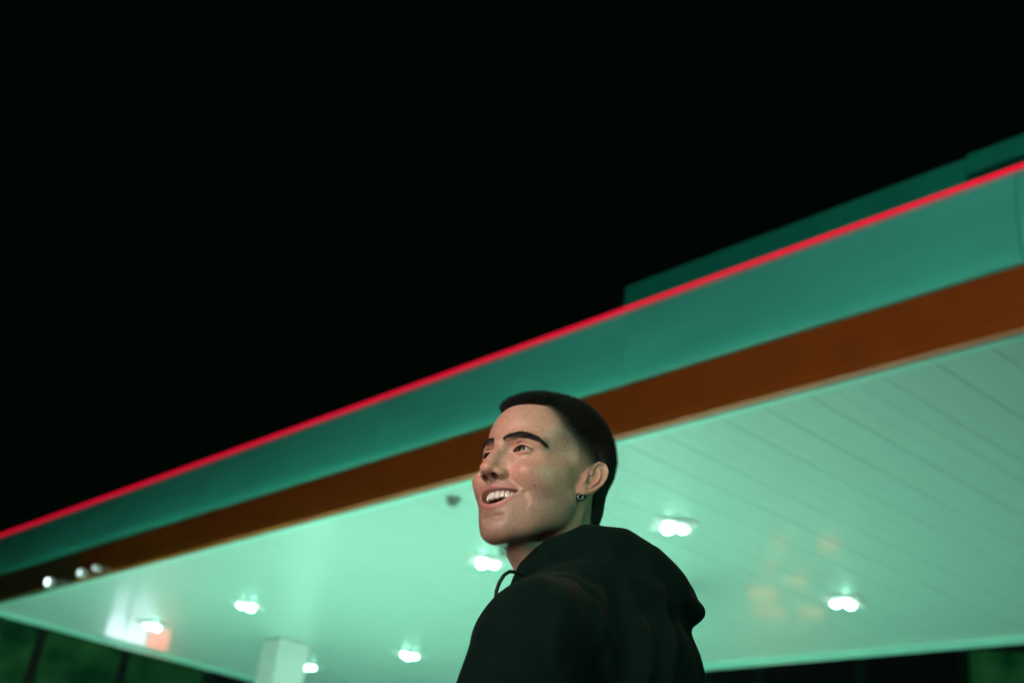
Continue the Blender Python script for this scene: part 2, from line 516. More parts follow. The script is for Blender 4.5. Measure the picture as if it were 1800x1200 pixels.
# ------------------------------------------------------------------ unseen building with glowing front, added to light the face and fascia
light_front = empty('added_light_front', (-3.75, -2.7, 0))
light_front.rotation_euler = (0, 0, math.atan2(0.76, 0.65) - math.pi / 2)     # local +y faces the canopy
tag(light_front, 'unseen low white building with glowing panes, added to light the face and fascia', 'light_front')
wall_m = mat('light_front_render', (0.5, 0.5, 0.48), 0.7, noise=0.1, scale=2)
frame_m = mat('dark_frame', (0.08, 0.09, 0.09), 0.4, metal=0.6)
pane_m = glow('added_glow_pane', KEY_COL, KEY_L * 0.25)
band_m = glow('added_light_band', KEY_COL, KEY_L)
part('wall', [(-3.6, 3.6, -5, -0.15, 0, 3.6)], wall_m, light_front)
part('roof', [(-3.7, 3.7, -5.1, -0.1, 3.605, 5.0)], frame_m, light_front)
part('light_cabinet', [(-2.0, 2.0, -0.098, 0.3, 3.61, 4.95)], frame_m, light_front)
part('light_face', [(-1.9, 1.9, 0.302, 0.33, 3.70, 4.86)], band_m, light_front)
part('wall', [(-3.6, -3.003, -0.148, 0.1, 0, 3.6)], wall_m, light_front)
part('wall', [(3.003, 3.6, -0.148, 0.1, 0, 3.6)], wall_m, light_front)
part('sill', [(-3.0, 3.0, -0.148, 0.12, 0, 0.45)], wall_m, light_front)
for i in range(3):
    a = -3 + 2 * i
    o = part('window', [(a + 0.003, a + 0.06, -0.1, 0.05, 0.453, 3.4), (a + 1.94, a + 1.997, -0.1, 0.05, 0.453, 3.4),
                        (a + 0.062, a + 1.938, -0.1, 0.05, 0.453, 0.52), (a + 0.062, a + 1.938, -0.1, 0.05, 3.33, 3.4)], frame_m, light_front)
    link('pane', pydata('pane', *box_vf(a + 0.064, a + 1.936, -0.06, -0.03, 0.522, 3.328)), pane_m, o)

# ------------------------------------------------------------------ unseen lamp added on the other side of the camera for green fill
post = empty('added_fill_lamp', (5.2, -3.2, 0), 0.7)
tag(post, 'unseen tall lamp on a grey post behind the camera, added for green fill light', 'lamp')
v, f = join_vf([cyl_vf((0, 0), 0.09, 0.0, 5.2, 16, 0.05), cyl_vf((0, 0), 0.16, 0.0, 0.12, 16)])
link('post', pydata('post', v, f), frame_m, post)
part('lamp_head', [(-0.2, 0.2, -0.35, 0.35, 5.2, 5.3)], lamp_body, post, 0.02)
part('lamp_lens', [(-0.16, 0.16, -0.3, 0.3, 5.185, 5.199)], lamp_glass, post)
ld = bpy.data.lights.new('lamp_light', 'SPOT'); ld.energy = FILL_W; ld.color = (0.22, 1.0, 0.62); ld.shadow_soft_size = 0.25
ld.spot_size = RAD(160); ld.spot_blend = 0.5
lo = bpy.data.objects.new('lamp_light', ld); COL.objects.link(lo); lo.parent = post; lo.location = (0, 0, 5.1)

# ------------------------------------------------------------------ things beyond that the glossy ceiling mirrors
totem = empty('lit_sign', (-7.3, 29.0, 0), RAD(14))
tag(totem, 'white and red lit sign on a post, mirrored in the ceiling at the left', 'sign')
wp = glow('white_sign_face', (0.80, 0.92, 1.0), 9.0); rp_ = glow('red_sign_face', (1.0, 0.14, 0.10), 9.0)
part('post', [(-0.12, 0.12, -0.1, 0.1, 0, 2.4)], frame_m, totem)
part('cabinet', [(-0.65, 0.88, -0.12, 0.12, 2.4, 4.0)], frame_m, totem)
part('white_face', [(-0.55, 0.30, -0.135, -0.122, 3.1, 3.9)], wp, totem)
part('price_face', [(-0.55, 0.30, -0.135, -0.122, 2.5, 3.06)], glow('price_face', (0.75, 0.85, 1.0), 3.5), totem)
part('red_face', [(0.33, 0.78, -0.135, -0.122, 3.1, 3.9)], rp_, totem)
part('bar', [(-0.22, -0.12, -0.15, -0.136, 2.45, 3.3)], frame_m, totem)
amber_glow_box = empty('amber_glow_box', (4.9, 19.9, 0), RAD(-14))  # unseen box, added only to give the ceiling its amber reflections
tag(amber_glow_box, 'unseen dark box with amber panes behind the canopy, added for reflections in the ceiling', 'amber_glow_box')
amber = glow('amber_glow', (1.0, 0.26, 0.06), 8.0)
part('wall', [(-1.6, 1.6, 0, 2.2, 0, 3.5)], frame_m, amber_glow_box)
for a, z_, w_, h_ in ((-0.35, 2.15, 0.22, 0.09), (0.36, 2.1, 0.30, 0.14), (-0.7, 3.0, 0.45, 0.10), (-0.1, 2.75, 0.30, 0.08), (0.1, 3.25, 0.35, 0.07), (-0.45, 2.55, 0.18, 0.06), (-0.6, 3.3, 0.5, 0.06)):
    part('pane', [(a, a + w_, -0.02, -0.003, z_, z_ + h_)], amber, amber_glow_box)

# ------------------------------------------------------------------ dim glazed buildings across the street
mull = mat('dark_teal_mullion', (0.03, 0.11, 0.09), 0.4)
dimp = bpy.data.materials.new('dim_lit_glass'); dimp.use_nodes = True
nt = dimp.node_tree; p = nt.nodes['Principled BSDF']
p.inputs['Base Color'].default_value = (0.01, 0.03, 0.015, 1); p.inputs['Roughness'].default_value = 0.15
tc = nt.nodes.new('ShaderNodeTexCoord'); nz = nt.nodes.new('ShaderNodeTexNoise'); nz.inputs['Scale'].default_value = 0.9; nz.inputs['Detail'].default_value = 4
rp2 = nt.nodes.new('ShaderNodeValToRGB')
rp2.color_ramp.elements[0].position = 0.35; rp2.color_ramp.elements[0].color = (0.0005, 0.012, 0.004, 1)
rp2.color_ramp.elements[1].position = 0.72; rp2.color_ramp.elements[1].color = (0.006, 0.040, 0.010, 1)
nt.links.new(tc.outputs['Object'], nz.inputs['Vector']); nt.links.new(nz.outputs['Fac'], rp2.inputs['Fac'])
nt.links.new(rp2.outputs['Color'], p.inputs['Emission Color']); p.inputs['Emission Strength'].default_value = 1.4
def glazed(name, label, loc, rz, width, height, bays, rows, lit):
    r = empty(name, loc, rz); tag(r, label, 'building')
    part('wall', [(0, width, 0.2, 12, 0, height)], mat('dark_cladding', (0.03, 0.045, 0.04), 0.7), r)
    bw = width / bays; rh = (height - 0.6) / rows
    for i in range(bays + 1):
        part('mullion', [(i * bw - 0.14, i * bw + 0.14, -0.12, 0.196, 0, height)], mull, r)
    for i in range(bays):
        for j in range(rows):
            o = part('window', [(i * bw + 0.143, (i + 1) * bw - 0.143, -0.02, 0.19, 0.3 + j * rh, 0.42 + j * rh)], mull, r)
            if (i, j) in lit or lit == 'all':
                part('pane', [(i * bw + 0.146, (i + 1) * bw - 0.146, 0.10, 0.16, 0.424 + j * rh, 0.296 + (j + 1) * rh)], dimp, o)
glazed('glazed_building', 'dim green glazed building with teal mullions beyond the left end of the canopy', (-15.6, 40.5, 0), RAD(14), 10.4, 9.5, 4, 3, {(a, b) for a in range(3) for b in range(3)})
glazed('glazed_building', 'nearly black building at the right below the far canopy edge', (6.5, 44.0, 0), RAD(-18), 16.0, 12.0, 5, 3, {(3, b) for b in range(3)})

# ================================================================== the man
HR = np.array([[-0.7203, -0.6921, 0.0469], [0.6925, -0.7134, 0.1069], [-0.0405, 0.1095, 0.9932]])
HR /= np.linalg.norm(HR, axis=0)
HT = np.array([0.0688, 1.8632, 0.6326 + CAM_H])
P0 = np.array([0.13, 1.90, 0.0])                  # where he stands
def h2w(V): return (np.asarray(V, float) * 0.001) @ HR.T + HT
def w2h(P): return ((np.asarray(P, float) - HT) @ HR) * 1000.0

def build_head():
    S = Sculpt((-100, -128, -205), (100, 136, 150), 1.5)
    def two(fn, *pts, **kw):
        for s in (-1, 1):
            q = [np.array(p, float) * (s, 1, 1) if not np.isscalar(p) else p for p in pts]
            fn(*q, **kw)
    def sell(c, r, k=5, op='add', rx=0, rz=0):
        for s in (-1, 1):
            rot = None
            if rx or rz:
                ca, sa, cb, sb = math.cos(rx), math.sin(rx), math.cos(s * rz), math.sin(s * rz)
                rot = np.array([[cb, -sb, 0], [sb, cb, 0], [0, 0, 1]]) @ np.array([[1, 0, 0], [0, ca, -sa], [0, sa, ca]])
            S.ell((s * c[0], c[1], c[2]), r, k, op, rot)
    def scap(a, b, r1, r2, k=5, op='add'):
        for s in (-1, 1):
            S.cap((s * a[0], a[1], a[2]), (s * b[0], b[1], b[2]), r1, r2, k, op)
    def schain(pts, rs, k=5, op='add'):
        for s in (-1, 1):
            S.chain([(s * p[0], p[1], p[2]) for p in pts], rs, k, op)
    # cranium, forehead, face block
    S.ell((0, -18, 52), (76, 101, 93), 5)
    S.ell((0, -40, 76), (66, 72, 77), 20)
    S.ell((0, 24, 60), (65, 71, 64), 20)
    S.ell((0, 30, -8), (61, 60, 66), 25)
    S.ell((0, 42, -48), (45, 46, 50), 25)
    # jaw and chin
    schain([(60, -2, -30), (53, 8, -60), (37, 44, -86), (15, 62, -97)], [9, 11, 14, 14], 24)
    S.ell((0, 65.5, -97), (21, 17, 15), 14)
    S.ell((0, 46, -82), (36, 36, 23), 16)
    # temples slightly hollow, cheekbones, cheek apples of the smile
    sell((80, 44, 34), (14, 30, 26), 14, 'cut')
    scap((50, 57, -3), (60, 26, -2), 13, 10, 22)
    sell((56, 12, -20), (12, 30, 36), 22)
    sell((40, 71, -16), (20, 19, 16), 12)
    sell((40, 57, -28), (17, 18, 16), 16)
    sell((48, 22, -44), (13, 28, 30), 24)
    sell((38, 44, -60), (13, 20, 22), 16)
    sell((50, 44, -17), (14, 22, 20), 18)
    # brow ridge
    S.chain([(-49, 68, 34), (-30, 85, 36.5), (-8, 92, 32), (8, 92, 32), (30, 85, 36.5), (49, 68, 34)], [7, 8, 8, 8, 8, 7], 14)
    # eye sockets
    sell((33, 99, 17), (19, 16, 12), 9, 'cut')
    sell((15.5, 101, 16.5), (8, 13, 12), 6, 'cut')
    # nose
    S.chain([(0, 89, 27), (0, 97.5, 12), (0, 107, -5), (0, 112, -18.5)], [7.5, 8.2, 8.6, 9], 9)
    S.ell((0, 112.5, -21), (10.5, 10, 8.5), 6)
    S.chain([(-12, 86, -2), (0, 98, -8), (12, 86, -2)], [7, 8, 7], 12)
    sell((13.2, 96.5, -23.5), (8.2, 12, 7.8), 8)
    S.cap((0, 108, -24), (0, 97, -31), 4.0, 4.5, 4)
    schain([(23.5, 90, -18), (23.0, 88, -26), (19.5, 90, -31)], [1.0, 1.7, 1.0], 4, 'cut')
    # muzzle
    S.ell((0, 62.5, -58), (36, 25, 30), 14)
    S.ell((0, 75.5, -42), (22, 16, 14), 12)
    # nasolabial fold and mouth-corner crease
    schain([(23, 92, -26), (33, 86, -38), (44, 74, -48), (48, 68, -58), (47, 67, -67)], [2.4, 3.8, 3.8, 2.4, 0.8], 5, 'cut')
    # lips
    schain([(39.5, 73, -42.3), (30, 82.5, -42.0), (16, 89.5, -41.2), (6, 92.2, -40.4), (0, 92.4, -41.2)], [0.6, 1.1, 1.8, 2.3, 2.1], 5)
    schain([(39.5, 73, -43.3), (31, 79.5, -54), (17, 85, -65), (7, 87.3, -69), (0, 87.6, -69.5)], [0.8, 1.6, 3.0, 3.8, 3.9], 5)
    # open mouth: lens between the lips
    def mouth(X, Y, Z):
        ax = np.abs(X) / 36.5
        top = -45.0 - 0.2 * ax ** 2
        bot = -66.0 + 20.5 * ax ** 1.9
        d = np.maximum(Z - top, bot - Z)
        d = np.maximum(d, np.abs(X) - 37)
        return np.maximum(d, 56 - Y)
    S.apply((-39, 54, -72), (39, 112, -42), mouth, 1.6, 'cut')
    # nostrils
    sell((8.8, 102, -29.5), (4.6, 7.2, 6.5), 1.4, 'cut', rx=0.3)
    # groove under the lower lip, chin dimple
    S.chain([(-16, 84, -85), (0, 87, -86), (16, 84, -85)], [2, 3, 2], 8, 'cut')
    # eyelids: shell over the eyeball, then an almond opening
    for s in (-1, 1):
        ec = np.array([s * 32.0, 74.5, 18.0])
        S.ell(ec, (14.6, 14.0, 13.8), 4)
        S.chain([ec + (-s * 15, 8.0, -1), ec + (-s * 6, 12.6, 6.2), ec + (s * 5, 12.6, 6.4), ec + (s * 15, 4.5, 1)], [1.0, 2.0, 2.0, 1.2], 3)
        def almond(X, Y, Z, s=s, ec=ec):
            u = s * (X - ec[0]); v = Z - (ec[2] + 0.03 * u)
            hw, hu, hl = 15.2, 4.9, 3.2
            Ru = (hw ** 2 + hu ** 2) / (2 * hu); Rl = (hw ** 2 + hl ** 2) / (2 * hl)
            d = np.maximum(np.sqrt(u ** 2 + (v + Ru - hu) ** 2) - Ru, np.sqrt(u ** 2 + (v - Rl + hl) ** 2) - Rl)
            return np.maximum(d, ec[1] + 1.0 - Y)
        S.apply(ec - 18, ec + 18, almond, 0.7, 'cut')
        S.chain([ec + (-s * 13, 10.5, 8.5), ec + (0, 12.2, 9.6), ec + (s * 14, 5.5, 6.5)], [0.8, 1.1, 0.9], 3, 'cut')
        S.chain([ec + (-s * 12, 11, -8), ec + (s * 2, 11.5, -10.5), ec + (s * 14, 4, -7.0)], [0.8, 1.3, 0.8], 4, 'cut')
    # neck with the muscle that runs from behind the ear to the collarbone
    nb = NECK_H
    S.chain([(0, -36, -30), nb * 0.5 + np.array([0, -18, -16]), nb], [54, 53, 58], 22)
    S.ell((0, -78, -4), (52, 34, 46), 26)
    for s in (-1, 1):
        S.chain([(s * 58, -30, -28), (s * 46, -22, -90), nb + np.array([s * 16, 58, -6])], [11, 11, 10], 16)
    S.cap((0, 8, -108), nb + np.array([0, 48, 0]), 20, 18, 22)
    # ears
    for s in (-1, 1):
        o = np.array([s * 77.0, -23.0, 15.0])
        tilt = RAD(-27)                      # top leans back
        out = RAD(27)
        ey = np.array([0, math.cos(tilt), math.sin(tilt)]); ez = np.array([0, -math.sin(tilt) * -1, math.cos(tilt)])
        ez = np.array([0, math.sin(tilt), math.cos(tilt)]); ey = np.array([0, math.cos(tilt), -math.sin(tilt)])
        back = math.cos(out) * -ey + math.sin(out) * np.array([s, 0, 0])     # direction ear flares: back and out
        nrm = np.cross(back, ez) * s; nrm = nrm / np.linalg.norm(nrm)
        if nrm[0] * s < 0: nrm = -nrm
        def E(b, z, n=0.0): return o + (1.02 * back * b + 1.34 * ez * z) + nrm * n
        Rm = np.stack([back, ez, nrm], 1)
        S.ell(E(6, 3), (16, 36, 3.4), 2.5, rot=Rm)
        S.ell(E(0, -19), (9.5, 12.5, 4.0), 4, rot=Rm)
        S.ell(E(-4, 4, -4), (7, 18, 4), 6, rot=Rm)
        # scooped bowl, then rims stand proud
        S.ell(E(6, 5, 5.2), (12.5, 30, 6.2), 1.6, 'cut', rot=Rm)
        S.ell(E(2, -3, 3.6), (7.0, 11, 5.6), 2.4, 'cut', rot=Rm)
        S.chain([E(0, 6, 1), E(-4, 18, 2), E(0, 27, 3), E(9, 29.5, 3), E(17, 24, 3.4), E(20.5, 13, 3.6), E(20, 1, 3.2), E(15, -11, 2.4), E(9, -19, 1.6)], [1.4, 1.8, 2.1, 2.2, 2.2, 2.1, 2.0, 1.9, 1.8], 1.6)
        S.chain([E(6, 20, 1.4), E(12, 11, 2.4), E(12.5, 0, 2.6), E(8, -11, 2.2), E(1, -14, 2)], [1.6, 2.0, 2.2, 2.1, 1.9], 2.0)
        S.chain([E(-5, 0, 1.5), E(-4, -6, 3.0), E(-4, -11, 1.5)], [2.0, 2.4, 1.8], 2.5)
    V, Q = S.mesh()
    V = smooth_vf(V, Q, 2, 0.45)
    return V, Q

BODY_F = np.array([-math.cos(RAD(14)), math.sin(RAD(14)), 0.0])    # chest points left in the picture
BODY_L = np.array([-BODY_F[1], BODY_F[0], 0.0])                     # his left, towards the camera
NECK_W = HT + np.array([0.085, 0.030, -0.185])
NECK_H = w2h(NECK_W)
HV, HQ = build_head()
HN = normals_of(HV, HQ)
x, y, z = HV.T
ax = np.abs(x)
n_s = lambda s: np.sin(x * s + 1.3) * np.sin(y * s * 1.1 + 0.7) * np.sin(z * s * 0.93 + 2.1)
# ---- skin colours (albedo) by region
base = np.tile(np.array([0.58, 0.352, 0.27]), (len(HV), 1))
base *= (1 + 0.05 * n_s(0.11) + 0.04 * n_s(0.31))[:, None]
def blend(m, c):
    global base
    m = np.clip(m, 0, 1)[:, None]
    base = base * (1 - m) + np.array(c) * m
def gauss(c, r): return np.exp(-(((ax - c[0]) / r[0]) ** 2 + ((y - c[1]) / r[1]) ** 2 + ((z - c[2]) / r[2]) ** 2))
blend(0.40 * gauss((40, 76, -14), (24, 26, 16)), (0.62, 0.25, 0.20))      # cheek flush
blend(0.55 * gauss((0, 116, -18), (15, 16, 14)), (0.62, 0.26, 0.20))      # nose
blend(0.2 * gauss((34, 84, 30), (18, 20, 7)), (0.60, 0.25, 0.20))        # lids
blend(0.6 * gauss((82, -22, 2), (12, 24, 30)), (0.62, 0.24, 0.19))        # ears
beard = sstep(-24, -44, z) * sstep(-30, 20, y) * (1 - gauss((38, 76, -48), (16, 22, 22)) * 0.8) * sstep(-150, -122, z)
beard *= 0.75 + 0.5 * np.random.default_rng(3).random(len(HV)) ** 2
blend(0.46 * beard, (0.14, 0.14, 0.12))
mous = gauss((0, 98, -36), (30, 14, 5.5)); blend(0.30 * mous, (0.17, 0.15, 0.13))
# lips follow the modelled lip line
def pl_dist(pts):
    d = np.full(len(HV), 1e3)
    q = np.stack([ax, y, z], 1)
    for a, b in zip(pts[:-1], pts[1:]):
        a = np.array(a, float); b = np.array(b, float); ab = b - a
        t = np.clip(((q - a) @ ab) / (ab @ ab), 0, 1)
        d = np.minimum(d, np.linalg.norm(q - a - t[:, None] * ab, axis=1))
    return d
lipU = pl_dist([(39.5, 73, -42.3), (30, 82.5, -42.0), (16, 89.5, -41.2), (6, 92.2, -40.4), (0, 92.4, -41.2)])
lipL = pl_dist([(39.5, 73, -43.3), (31, 79.5, -54), (17, 85, -65), (7, 87.3, -69), (0, 87.6, -69.5)])
blend((1 - sstep(2.8, 4.4, lipU - 1.8 * np.exp(-(ax / 20) ** 2) + 3.5 * sstep(30, 36, ax))) * 0.8, (0.50, 0.21, 0.19))
blend((1 - sstep(3.0, 4.8, lipL - 3.0 * np.exp(-(ax / 20) ** 2) + 3.5 * sstep(30, 36, ax))) * 0.85, (0.52, 0.21, 0.20))
inside = (ax < 37.5) & (z < -42) & (z > -74) & (y < 87 - 0.022 * ax ** 2 - 2) & (y > 40) & (lipU > 4.4) & (lipL > 5.6) & (HN[:, 1] < 2)
mouth_in = inside & (z < -44) & (z > -67 + 20.5 * (ax / 36.5) ** 1.9) & (y < 80)
blend(mouth_in.astype(float), (0.10, 0.02, 0.02))
# dark lash line on the upper lid margin
for s in (-1, 1):
    u = s * (x - s * 32.0); v = z - (18.0 + 0.03 * u)
    vm = 4.9 * (1 - (u / 15.2) ** 2)
    lash = np.exp(-((v - vm) / 0.9) ** 2) * (np.abs(u) < 15) * (y > 74) * (x * s > 0)
    blend(0.75 * lash, (0.03, 0.02, 0.016))
blend((((ax - 8.8) / 5.4) ** 2 + ((y - 102) / 8) ** 2 + ((z + 28.5) / 6.0) ** 2 < 1) * 0.8, (0.10, 0.03, 0.025))
# moles
def on_skin(y0, z0):
    m = (x < 0); i = np.argmin(((y - y0) ** 2 + (z - z0) ** 2 + np.where(m & (HN[:, 0] < 0.2), 0, 1e6)))
    return HV[i]
MOLES = [(81, 83, 1.2), (29, 51, 1.2), (29, 44, 1.5), (27, 38, 1.2), (57, 15, 0.9), (73, 4.5, 0.9), (55, -8, 1.0), (42, -6, 1.2), (70, -41, 1.0), (68.6, -37, 1.4), (14.5, -16, 1.2), (77.5, -97, 1.2), (85.6, -86.5, 0.9)]
for my, mz, mr in MOLES:
    p = on_skin(my, mz)
    blend(0.85 * np.exp(-(np.linalg.norm(HV - p, axis=1) / mr) ** 4), (0.10, 0.05, 0.035))

# ---- where hair grows: side-view outline (y forward, z up), soft towards temple and ear
def poly_sd(py, pz, poly):
    P = np.array(poly, float); n = len(P)
    d = np.full(len(py), 1e9); ins = np.zeros(len(py), bool)
    for i in range(n):
        a, b = P[i], P[(i + 1) % n]; e = b - a
        wy, wz = py - a[0], pz - a[1]
        t = np.clip((wy * e[0] + wz * e[1]) / (e @ e), 0, 1)
        d = np.minimum(d, (wy - e[0] * t) ** 2 + (wz - e[1] * t) ** 2)
        c = ((a[1] <= pz) & (b[1] > pz)) | ((b[1] <= pz) & (a[1] > pz))
        with np.errstate(divide='ignore', invalid='ignore'):
            ins ^= c & (py < a[0] + (pz - a[1]) / (e[1] if e[1] else 1e-9) * e[0])
    return np.where(ins, -1, 1) * np.sqrt(d)
HAIR_POLY = [(110, 108), (84, 98), (66, 100), (56, 98), (46, 88), (34, 70), (18, 61), (-2, 54), (-14, 50), (-38, 38), (-54, 6), (-66, -30), (-74, -80), (-82, -130), (-160, -130), (-160, 200), (110, 200)]
hsd = poly_sd(y, z, HAIR_POLY)
# sharper at the forehead, wide fade at the side
side = sstep(66, 40, y)
soft = 5.0 + 42 * side * sstep(-20, 10, z) * sstep(-46, -30, y)
hair_m = sstep(0, 1, 0.5 - (hsd + 0.30 * soft) / soft)
ear_zone = (ax > 77.3) & (y > -62) & (y < 6) & (z > -32) & (z < 62)
hair_m[ear_zone] = 0
fade = np.clip(1 - sstep(-10, 34, hsd), 0, 1) ** 1.4 * side * sstep(2, 28, z) * sstep(-50, -36, y)
blend(0.78 * fade * ~ear_zone, (0.085, 0.095, 0.08))
blend(0.92 * np.clip(sstep(30, -14, hsd) ** 2.3, 0, 1) * side * sstep(4, 32, z) * ~ear_zone * (hsd < 30), (0.028, 0.032, 0.026))
blend(0.95 * hair_m, (0.012, 0.014, 0.012))
# brows (skin shading under the brow hairs)
BROW = [(10, 98, 31.5), (20, 95.5, 35), (32, 90, 38), (45, 81, 38.5), (54, 70, 35), (58.5, 62, 31)]
_bt = np.linspace(0, len(BROW) - 1, 26); _bp = np.array(BROW, float)
_bp = np.stack([np.interp(_bt, np.arange(len(BROW)), _bp[:, i]) for i in range(3)], 1)
_snap = []
for q in _bp:                                   # lay the brow line onto the skin
    i_ = np.argmin((ax - q[0]) ** 2 + (z - q[2]) ** 2 + 0.15 * (y - q[1]) ** 2 + np.where(y < 40, 1e6, 0))
    _snap.append((ax[i_], y[i_], z[i_]))
_snap = np.array(_snap); _sm = _snap.copy()
for k_ in range(1, len(_sm) - 1): _sm[k_] = _snap[k_ - 1:k_ + 2].mean(0)
bd = pl_dist(_sm)
blend(0.55 * sstep(1.0, -1.2, bd - np.interp(ax, [9, 14, 24, 40, 52, 63], [2.8, 5.0, 5.6, 5.0, 3.8, 1.0])) * (ax > 9) * (ax < 63) * (y > 50), (0.06, 0.045, 0.035))

man_me = fastmesh('person', h2w(HV) - P0, HQ)
vcol(man_me, 'skin', base)
skin = mat('skin', (0.56, 0.36, 0.26), 0.40, spec=0.5)
nt = skin.node_tree
p = nt.nodes['Principled BSDF']
va = nt.nodes.new('ShaderNodeVertexColor'); va.layer_name = 'skin'
tc = nt.nodes.new('ShaderNodeTexCoord')
mixc = nt.nodes.new('ShaderNodeMixRGB'); mixc.blend_type = 'MULTIPLY'; mixc.inputs['Fac'].default_value = 1.0
nz1 = nt.nodes.new('ShaderNodeTexNoise'); nz1.inputs['Scale'].default_value = 260; nz1.inputs['Detail'].default_value = 8; nz1.inputs['Roughness'].default_value = 0.75
rmp = nt.nodes.new('ShaderNodeValToRGB')
rmp.color_ramp.elements[0].position = 0.25; rmp.color_ramp.elements[0].color = (0.80, 0.70, 0.68, 1)
rmp.color_ramp.elements[1].position = 0.72; rmp.color_ramp.elements[1].color = (1.12, 1.12, 1.10, 1)
nt.links.new(tc.outputs['Object'], nz1.inputs['Vector']); nt.links.new(nz1.outputs['Fac'], rmp.inputs['Fac'])
nt.links.new(va.outputs['Color'], mixc.inputs['Color1']); nt.links.new(rmp.outputs['Color'], mixc.inputs['Color2'])
nt.links.new(mixc.outputs['Color'], p.inputs['Base Color'])
rr_ = nt.nodes.new('ShaderNodeMapRange'); rr_.inputs['To Min'].default_value = 0.26; rr_.inputs['To Max'].default_value = 0.48
nt.links.new(nz1.outputs['Fac'], rr_.inputs['Value']); nt.links.new(rr_.outputs['Result'], p.inputs['Roughness'])
p.inputs['Subsurface Weight'].default_value = 0.12
p.inputs['Subsurface Radius'].default_value = (0.010, 0.004, 0.002)
p.inputs['Subsurface Scale'].default_value = 0.5
tc = nt.nodes.new('ShaderNodeTexCoord'); nz = nt.nodes.new('ShaderNodeTexNoise')
nz.inputs['Scale'].default_value = 900; nz.inputs['Detail'].default_value = 3
bp = nt.nodes.new('ShaderNodeBump'); bp.inputs['Strength'].default_value = 0.4; bp.inputs['Distance'].default_value = 0.0008
nt.links.new(tc.outputs['Object'], nz.inputs['Vector']); nt.links.new(nz.outputs['Fac'], bp.inputs['Height'])
nt.links.new(bp.outputs['Normal'], p.inputs['Normal'])
man = link('person', man_me, skin)
man.location = P0
tag(man, 'smiling man with cropped dark hair in a black hoodie, looking up to the left', 'person')

# ---- eyes
eye_m = mat('eye', (0.7, 0.68, 0.65), 0.06, spec=0.55)
nt = eye_m.node_tree; va = nt.nodes.new('ShaderNodeVertexColor'); va.layer_name = 'skin'
nt.links.new(va.outputs['Color'], nt.nodes['Principled BSDF'].inputs['Base Color'])
gaze = np.array([-0.03, 1.0, 0.02]); gaze /= np.linalg.norm(gaze)
gx = np.cross(gaze, (0, 0, 1)); gx /= np.linalg.norm(gx); gz = np.cross(gx, gaze)
for s in (-1, 1):
    sv, sf = uv_sphere(40, 32)
    ang = np.degrees(np.arccos(np.clip(sv[:, 2], -1, 1)))
    r = 12.2 + 0.7 * sstep(30, 18, ang)
    loc = (sv[:, :1] * gx + sv[:, 1:2] * gz + sv[:, 2:] * gaze) * r[:, None] + np.array([s * 32.0, 74.5, 18.0])
    C = np.tile(np.array([0.50, 0.46, 0.44]), (len(sv), 1))
    C[ang < 36] = (0.012, 0.010, 0.008); C[ang < 30] = (0.045, 0.05, 0.036); C[ang < 12] = (0.004, 0.004, 0.004)
    me = pydata('eyeball', h2w(loc) - P0, sf, True); vcol(me, 'skin', C)
    link('eyeball', me, eye_m, man)

# ---- teeth: rounded crowns along the dental arch
tooth_m = mat('tooth_enamel', (0.74, 0.70, 0.62), 0.25, spec=0.5)
gum_m = mat('tongue', (0.35, 0.10, 0.10), 0.4)
parts = []
sv, sf = uv_sphere(14, 10)
wid = [8.6, 6.8, 7.6, 7.0, 7.0, 8.5]; hei = [13.0, 11.8, 12.6, 11.0, 10.5, 10.0]
for s in (-1, 1):
    arc = 0.2
    for i, wd in enumerate(wid):
        arc += wd / 2
        th = arc / 27.0
        cx, cy = 26.0 * math.sin(th), 60.3 + 25.0 * math.cos(th)
        q = np.sign(sv) * np.abs(sv) ** 0.5
        q = q * np.array([wd / 2 * 0.97, 3.4, hei[i] / 2])
        q[:, 1] -= 0.10 * (q[:, 2] - hei[i] / 2) * 0.6
        ct, st = math.cos(th), math.sin(th)
        X = s * (cx + q[:, 0] * ct + q[:, 1] * st); Y = cy - q[:, 0] * st + q[:, 1] * ct
        Z = -50.2 - (hei[i] - 11) * 0.35 + q[:, 2] + 0.75 * i
        vv = np.stack([X, Y, Z], 1)
        parts.append((list(vv), sf if s > 0 else [f[::-1] for f in sf]))
        arc += wd / 2
tv, tf = join_vf(parts)
link('upper_teeth', pydata('upper_teeth', h2w(tv) - P0, tf, True), tooth_m, man)
tv = uv_sphere(24, 14)
link('tongue', pydata('tongue', h2w(tv[0] * np.array([19, 22, 6]) + np.array([0, 66, -72])) - P0, tv[1], True), gum_m, man)

# ---- hair as short strands
hair_mat = mat('hair', (0.012, 0.020, 0.017), 0.42, spec=0.5, noise=0.85, scale=420)
brow_mat = mat('brow_hair', (0.022, 0.026, 0.021), 0.55, spec=0.3)
def strands(name, pos, direc, length, width, seedn, curve=0.0, nrm=None, m=None):
    """each strand a tapered two-segment blade of real thickness direction"""
    n = len(pos)
    rnd = np.random.default_rng(seedn)
    side_v = np.cross(direc, rnd.normal(size=(n, 3))); side_v /= np.linalg.norm(side_v, axis=1)[:, None] + 1e-9
    tip = pos + direc * length[:, None]
    mid = pos + direc * (0.5 * length)[:, None]
    if nrm is not None: mid = mid + nrm * (curve * length)[:, None]
    wv = side_v * width[:, None]
    V = np.stack([pos - wv, pos + wv, mid + 0.8 * wv, mid - 0.8 * wv, tip], 1).reshape(-1, 3)
    i = np.arange(n)[:, None] * 5
    T = np.concatenate([i + [0, 1, 2], i + [0, 2, 3], i + [3, 2, 4]], 0)
    me = fastmesh(name, h2w(V) - P0, T, smooth=False)
    return link(name, me, m or hair_mat, man)
